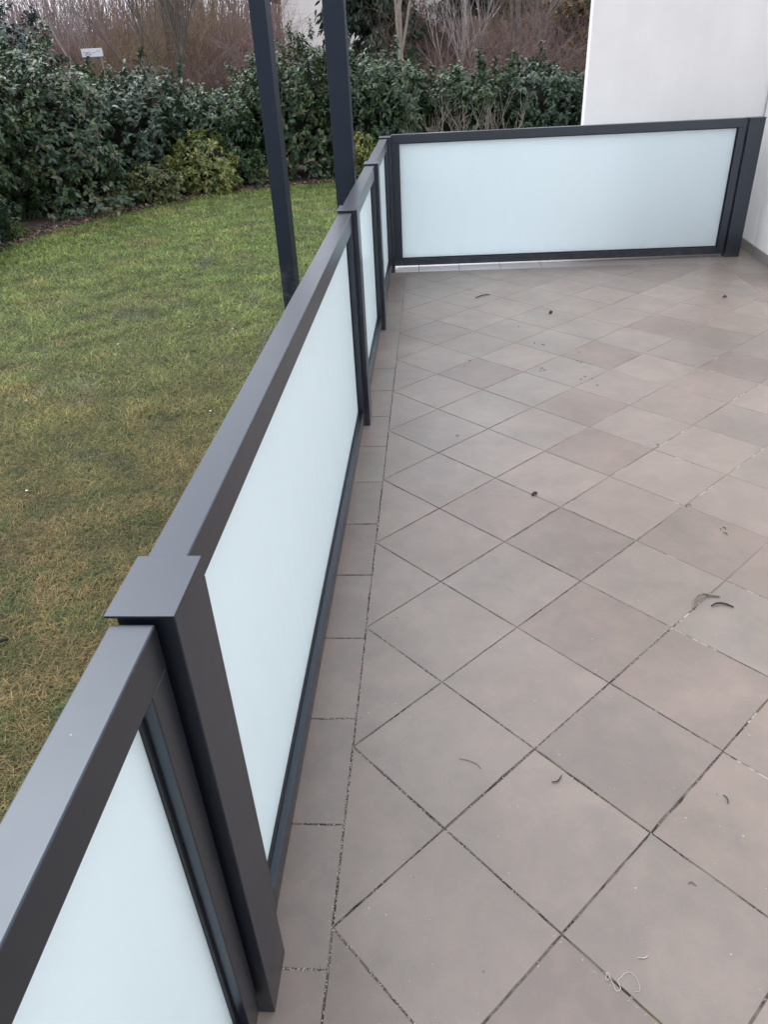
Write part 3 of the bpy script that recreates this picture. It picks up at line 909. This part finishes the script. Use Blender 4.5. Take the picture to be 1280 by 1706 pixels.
me = np_mesh('thicket', allv, np.concatenate(fl), np.full(sum(len(f_) for f_ in fl) // 4, 4))
for mt in (M_TWIG, M_TWIG3, M_TWIG, M_TWIG2): me.materials.append(mt)
me.polygons.foreach_set('material_index', np.concatenate(mi).astype(np.int32))
tag(link_mesh('thicket', me, None), 'brown and mauve bare thicket of thin twigs reading as one mass behind the hedge', 'thicket', kind='stuff')
print('thicket quads', len(me.polygons))

# ---- trees one can tell apart
def bare_tree(x, y, stems, h, rad, label, seed, mat, depth=3, kids=2, spread=.4, lean=.15, name='bare_tree', minr=.006):
    r = np.random.default_rng(seed); t = empty(name, (x, y, GZ)); tag(t, label, 'tree')
    segs = []
    for k in range(stems):
        a = r.uniform(0, 6.28)
        branch_segs(r, (math.cos(a) * .12 * (stems > 1), math.sin(a) * .12 * (stems > 1), 0), (math.cos(a) * lean, math.sin(a) * lean, 1), h * .55, rad * r.uniform(.7, 1.1), depth, segs, spread, .3, kids, .07, minr)
    link_mesh('trunk', segs_mesh('trunk', [s for s in segs if s[2] > rad * .42], 7), mat, t)
    cr = link_mesh('crown', segs_mesh('crown', [s for s in segs if s[2] <= rad * .42], 4), mat, t); cr['kind'] = 'stuff'
    return t
bare_tree(-6.9, 22.0, 5, 6.5, .075, 'dark multi-stemmed bare tree rising from the dip in the hedge', 60, M_BARK, lean=.22)
bare_tree(-8.2, 34.0, 1, 8.5, .14, 'spreading bare tree with forked crown against the sky, left of left column', 61, M_BARK, spread=.6)
bare_tree(-9.5, 24.5, 3, 6.0, .03, 'silvery white twigged bare tree at upper left', 62, M_TWIG4, depth=2, lean=.3, kids=2)
bare_tree(-14.5, 27.0, 2, 7.0, .05, 'pale stemmed bare tree in the top left corner', 63, M_TWIG4, depth=2, lean=.2)
bare_tree(-.75, 22.0, 1, 8.0, .11, 'light brown straight trunk right of the right column', 64, M_BARKL, depth=2)
bare_tree(2.6, 24.0, 2, 8.0, .13, 'thick dark trunk forking below the sky gap above the rear panel', 65, M_BARK, depth=3, lean=.12)
bare_tree(4.4, 30.0, 1, 9.0, .13, 'bare tree with fine dark branches left of the white wall', 66, M_BARK, depth=3, spread=.5)
bare_tree(.9, 22.5, 4, 4.2, .028, 'pale grey twiggy stems standing above the thinned laurel', 67, M_TWIG4, depth=2, lean=.25)

# ---- far wood: one mass of thin grey-mauve stems
r = np.random.default_rng(77); segs = []
for k in range(1100):
    y = r.uniform(44, 80); x = r.uniform(-.72, .40) * y
    branch_segs(r, (x, y, GZ), (r.normal(0, .1), r.normal(0, .1), 1), r.uniform(3.6, 5.4), .05, 1, segs, .35, .5, 3, .08, .02)
me = segs_mesh('far_wood', segs, 3)
tag(link_mesh('far_wood', me, M_TWIG3), 'bare grey mauve wood in the distance, read as one mass', 'wood', kind='stuff')
r = np.random.default_rng(78); segs = []
for k in range(2600):
    y = r.uniform(23, 42); x = r.uniform(-.72, .36) * y
    if -.165 < x / y < -.055: continue
    b0 = np.array([x, y, GZ + r.uniform(0, 1.6)])
    branch_segs(r, b0, (r.normal(0, .35), r.normal(0, .2), 1), r.uniform(.9, 1.9), .009, 1, segs, .5, .3, 3, .15, .004)
tag(link_mesh('undergrowth', segs_mesh('undergrowth', segs, 3), M_TWIG), 'fine brown undergrowth of twigs filling the thicket behind the hedge', 'undergrowth', kind='stuff')

# ---- far buildings and board
hs_ = tag(empty('pale_house', (-2.6, 36.0, GZ)), 'cream gabled house with a dark eave, seen between the two columns', 'house')
hh = 4.7
mb = MB(); mb.poly([(-3.4, 0, 0), (3.4, 0, 0), (3.4, 0, hh), (0, 0, hh + 2.6), (-3.4, 0, hh), (-3.4, 8, 0), (3.4, 8, 0), (3.4, 8, hh), (0, 8, hh + 2.6), (-3.4, 8, hh)],
                   [(0, 1, 2, 3, 4), (9, 8, 7, 6, 5), (0, 4, 9, 5), (1, 6, 7, 2), (4, 3, 8, 9), (2, 7, 8, 3)])
M_CREAM = flat_mat('cream_render', (.86, .81, .77), (.9, .86, .82), 2, .9)
mb.build('wall', M_CREAM, hs_)
M_ROOF = flat_mat('roof_tiles', (.07, .045, .04), (.12, .08, .07), 3, .8)
for sgn in (-1, 1):
    mb = MB(); e = .55
    x1, z1 = sgn * (3.4 + e), hh - e * 2.6 / 3.4
    mb.poly([(0, -.5, hh + 2.62), (x1, -.5, z1 + .02), (x1, 8.5, z1 + .02), (0, 8.5, hh + 2.62), (0, -.5, hh + 2.84), (x1, -.5, z1 + .2), (x1, 8.5, z1 + .2), (0, 8.5, hh + 2.84)],
            [(0, 1, 2, 3), (7, 6, 5, 4), (0, 4, 5, 1), (1, 5, 6, 2), (2, 6, 7, 3), (3, 7, 4, 0)])
    mb.build('roof', M_ROOF, hs_)
sh = tag(empty('garden_shed', (-6.35, 28.6, GZ), .1), 'small shed with a red roof edge beside the left column', 'shed')
mb = MB(); mb.box(-.9, .9, 0, 1.8, 0, 1.95); mb.build('wall', M_BARK, sh)
M_RED = flat_mat('red_roof', (.42, .07, .05), (.55, .11, .08), 5, .7)
for sgn in (-1, 1):
    mb = MB()
    mb.poly([(0, -.2, 2.9), (sgn * 1.1, -.2, 2.0), (sgn * 1.1, 2.0, 2.0), (0, 2.0, 2.9), (0, -.2, 2.98), (sgn * 1.1, -.2, 2.08), (sgn * 1.1, 2.0, 2.08), (0, 2.0, 2.98)],
            [(0, 1, 2, 3), (7, 6, 5, 4), (0, 4, 5, 1), (1, 5, 6, 2), (2, 6, 7, 3), (3, 7, 4, 0)])
    mb.build('roof', M_RED, sh)
bd = tag(empty('sign_board', (-8.35, 20.6, GZ), .25), 'small white board with grey marks above the hedge at upper left', 'sign')
M_WHITE = flat_mat('white_paint', (.72, .72, .76), (.82, .82, .86), 5, .6)
M_GREYM = flat_mat('grey_print', (.42, .44, .48), (.52, .54, .58), 30, .7)
mb = MB(); mb.box(-.20, .31, 0, .03, 2.60, 2.78); mb.build('board', M_WHITE, bd, bevel=.004)
for x0, x1, z0 in ((-.15, .02, 2.69), (.07, .13, 2.68), (.17, .25, 2.71), (-.13, .03, 2.64)):
    mb = MB(); mb.box(x0, x1, -.004, -.0005, z0, z0 + .022); mb.build('marking', M_GREYM, bd)
for x0 in (-.17, .23):
    mb = MB(); mb.box(x0, x0 + .04, .0305, .07, 0, 2.78); mb.build('leg', M_BARKL, bd)

# ---- grass
from mathutils.geometry import tessellate_polygon
poly2 = np.array(EDGE + [(9, -12), (-9.5, -12)])
def inside(x, y):
    res = np.zeros(len(x), bool); n = len(poly2); j = n - 1
    for i in range(n):
        xi, yi = poly2[i]; xj, yj = poly2[j]
        c = ((yi > y) != (yj > y)) & (x < (xj - xi) * (y - yi) / (yj - yi + 1e-12) + xi)
        res ^= c; j = i
    return res
r = np.random.default_rng(9)
NB = 2600000
x = r.uniform(-9.3, 2.2, NB); y = r.uniform(-1.5, 17.3, NB)
dist = np.sqrt((x - .228) ** 2 + (y + .848) ** 2)
ok = inside(x, y) & (r.uniform(size=NB) < np.minimum(1, (4.2 / dist) ** 1.35)) & ((x < -.2) | (y > 6.2))
# only where the view can reach (with margin)
ok &= (x / (y + 3.2) > -1.25)
x = x[ok]; y = y[ok]; dist = dist[ok]; n = len(x)
sc = np.clip(dist / 6, .8, 2.2)
az = r.uniform(0, 2 * np.pi, n); lean = r.uniform(.75, 1.5, n)
cl_ = .5 + .5 * np.sin(x * 5.1 + 2 * np.sin(y * 3.3)) * np.sin(y * 4.3 + 2 * np.sin(x * 2.7))
L = r.uniform(.018, .050, n) * (.75 + .7 * cl_) * (sc ** .35)
wd = r.uniform(.0009, .0021, n) * sc
dx = np.cos(az); dy = np.sin(az)
base = np.stack([x, y, np.full(n, GZ)], 1)
base[:, 2] += r.uniform(0, .012, n)
side_ = np.stack([-dy, dx, np.zeros(n)], 1) * wd[:, None]
d1 = np.stack([dx * np.sin(lean), dy * np.sin(lean), np.cos(lean)], 1)
tip = base + d1 * L[:, None]
az2 = az + r.normal(0, .8, n)
tip2 = tip + np.stack([np.cos(az2), np.sin(az2), r.uniform(-.25, .35, n)], 1) * (L * .5)[:, None]
V = np.stack([base - side_, base + side_, tip + side_ * .8, tip - side_ * .8, tip2], 1).reshape(-1, 3)
f = np.array([0, 1, 2, 3, 3, 2, 4]); F = (f[None] + 5 * np.arange(n)[:, None]).ravel()
shade = (r.uniform(.35, 1.55, n) * (.8 + .45 * cl_))[:, None] * np.ones((1, 3))
straw = r.uniform(size=n) < .22
shade[straw] *= np.array([1.9, 1.6, 1.5])
me = np_mesh('grass', V, F, np.tile([4, 3], n), np.repeat(shade, 5, axis=0))
tag(link_mesh('grass', me, M_GRASS), 'short matted lawn grass, green with straw coloured and mossy patches', 'grass', kind='stuff')
print('grass blades', n)

# leaf litter along the bed
P = []
for i in range(len(EDGE) - 1):
    a = Vector(EDGE[i]); c2 = Vector(EDGE[i + 1]); nn = int((c2 - a).length * 260)
    for k in range(nn):
        q = a.lerp(c2, r.uniform()) + nrm[i] * (abs(r.normal(0, .28)) + .03)
        P.append((q.x, q.y, GZ + .02 + .03 * min(1, r.uniform())))
P = np.array(P); n = len(P)
D = np.stack([r.normal(size=n), r.normal(size=n), r.normal(0, .2, n)], 1); Nn = np.stack([r.normal(0, .3, n), r.normal(0, .3, n), np.ones(n)], 1)
c = np.array([(.16, .09, .055), (.22, .14, .09), (.10, .055, .035), (.07, .045, .03), (.28, .22, .18)])[r.integers(0, 5, n)]
me = leaves_mesh('leaf_litter', P, D, Nn, r.uniform(.03, .07, n), r.uniform(.01, .022, n), c, .3)
tag(link_mesh('leaf_litter', me, M_LITTER), 'brown fallen leaves on the soil bed along the lawn edge', 'leaf litter', kind='stuff')

# daisies and bits on the lawn
V = []; F = []
for (x, y) in ((-2.55, 3.35), (-2.75, 3.2), (-1.6, 4.6), (-3.3, 4.9), (-3.9, 9.3), (-3.1, 8.9), (-5.3, 11.2), (-4.4, 10.4), (-2.2, 9.7), (-2.4, 6.8), (-3.0, 6.3), (-1.9, 6.7), (-5.0, 9.9), (-4.2, 12.6)):
    n = len(V); rad = .009
    V.append((x, y, GZ + .033))
    for k in range(7): V.append((x + rad * math.cos(k * .9), y + rad * math.sin(k * .9), GZ + .03 + .003 * (k % 2)))
    for k in range(7): F.append((n, n + 1 + k, n + 1 + (k + 1) % 7))
me = bpy.data.meshes.new('daisies'); me.from_pydata(V, [], F)
tag(link_mesh('daisies', me, flat_mat('petals', (.75, .75, .7), (.85, .85, .8), 5)), 'tiny white daisy heads dotted over the lawn', 'flowers', kind='stuff')

# ---- debris on the terrace
M_DRY = flat_mat('dry_twig', (.10, .075, .055), (.26, .21, .17), 60, .8)
M_DARK = flat_mat('dark_debris', (.018, .014, .012), (.05, .04, .03), 60, .8)
M_THREAD = flat_mat('white_thread', (.46, .44, .41), (.58, .56, .53), 60, .8)
def squiggle(name, pts, rad, mat, label, cat, grp=None):
    P = [Vector(p) for p in pts]
    o0 = P[0].copy(); o0.z = 0
    out = []
    for i in range(len(P) - 1):       # catmull-rom
        p0, p1, p2, p3 = P[max(i - 1, 0)], P[i], P[i + 1], P[min(i + 2, len(P) - 1)]
        for k in range(5):
            s = k / 5
            out.append(.5 * ((2 * p1) + (p2 - p0) * s + (2 * p0 - 5 * p1 + 4 * p2 - p3) * s * s + (3 * p1 - p0 - 3 * p2 + p3) * s ** 3) - o0)
    out.append(P[-1] - o0)
    n = len(out)
    rd = [rad * (.45 + .55 * math.sin(math.pi * min(1, .12 + .82 * i / n))) for i in range(n)]
    mb = MB(); mb.tube(out, rd, 6)
    o = mb.build(name, mat, None, smooth=True); o.location = o0
    tag(o, label, cat, grp)
    return o
squiggle('dry_stalk', [(1.042, 1.038, .004), (1.052, 1.072, .010), (1.082, 1.100, .012), (1.115, 1.104, .006), (1.142, 1.100, .004)], .0038, M_DRY, 'larger curved dry stalk, pale at its bent end, on the right tiles', 'twig')
squiggle('dry_stalk', [(1.100, 1.052, .004), (1.120, 1.062, .007), (1.145, 1.060, .006), (1.168, 1.046, .004)], .0032, M_DARK, 'smaller dark curved stalk just right of the larger one', 'twig')
squiggle('dry_leaf_bit', [(.612, 1.752, .004), (.622, 1.762, .009), (.634, 1.768, .005)], .006, M_DARK, 'small dark crumpled scrap in the middle of the terrace', 'debris')
squiggle('dry_leaf_bit', [(.995, 4.11, .005), (1.002, 4.128, .012), (1.012, 4.135, .005)], .0085, M_DARK, 'round dark crumb on the far tiles before the rear panel', 'debris')
squiggle('dry_leaf_bit', [(.52, 4.53, .004), (.58, 4.58, .007), (.63, 4.60, .004)], .0035, M_DARK, 'short dark twig on the far left tiles near the corner', 'twig')
squiggle('dry_leaf_bit', [(2.196, 4.345, .004), (2.21, 4.36, .014), (2.225, 4.36, .005)], .006, M_DARK, 'small dark crumb near the white side wall', 'debris')
squiggle('dry_leaf_bit', [(.505, .372, .003), (.520, .374, .004), (.532, .390, .006)], .0016, M_DARK, 'little hooked dark twig on the near middle tile', 'twig')
squiggle('dry_leaf_bit', [(.908, .342, .003), (.914, .332, .005), (.912, .318, .003)], .0014, M_DARK, 'tiny dark comma shaped twig at the near right', 'twig')
squiggle('dry_leaf_bit', [(.762, .115, .0025), (.770, .118, .004), (.778, .111, .0025)], .0009, M_DARK, 'very small thin twig on the near right tile', 'twig')
squiggle('hair_strand', [(.278, .440, .002), (.300, .434, .003), (.322, .424, .003), (.333, .408, .002)], .0007, M_DARK, 'thin dark curved fibre on the grey near tile', 'fibre')
squiggle('white_splinter', [(.618, -.043, .002), (.632, -.043, .0025), (.640, -.038, .002)], .0011, M_THREAD, 'short white splinter above the tangled thread', 'splinter')
squiggle('white_thread', [(.545, -.072, .002), (.556, -.082, .003), (.548, -.088, .003), (.553, -.074, .005), (.560, -.092, .002), (.564, -.106, .002), (.573, -.102, .002), (.571, -.088, .002), (.580, -.080, .002), (.588, -.073, .002), (.600, -.072, .002), (.609, -.086, .002), (.609, -.104, .002), (.598, -.106, .002)], .0007, M_THREAD, 'tangled white thread lying over a joint at the bottom', 'thread')
bits = [(.858, 3.54), (.876, 3.50), (1.03, 2.97), (1.045, 2.87), (1.02, 3.22), (.83, 3.1), (1.19, 1.66), (1.27, 1.47), (.40, 3.28), (.43, 3.2), (1.1, 3.35), (.74, 3.85), (1.25, 2.2), (.35, 2.3)]
V = MB(); rq = random.Random(2)
for (x, y) in bits:
    for k in range(rq.choice([1, 1, 2, 3])):
        x0 = x + rq.uniform(-.04, .04); y0 = y + rq.uniform(-.03, .03); a = rq.uniform(0, 6.28); l = rq.uniform(.006, .022)
        V.tube([(x0, y0, .003), (x0 + l * .5 * math.cos(a), y0 + l * .5 * math.sin(a), rq.uniform(.003, .008)), (x0 + l * math.cos(a + .7), y0 + l * math.sin(a + .7), .003)], [.0008, .0018, .0007], 5)
tag(V.build('plant_crumbs', M_DARK), 'tiny dry plant crumbs strewn over the middle and far tiles', 'debris', kind='stuff')
squiggle('fallen_leaf', [(-1.985, 1.82, GZ + .03), (-1.96, 1.835, GZ + .045), (-1.93, 1.86, GZ + .035)], .012, M_DARK, 'dark curled leaf lying on the lawn at the left edge', 'leaf')
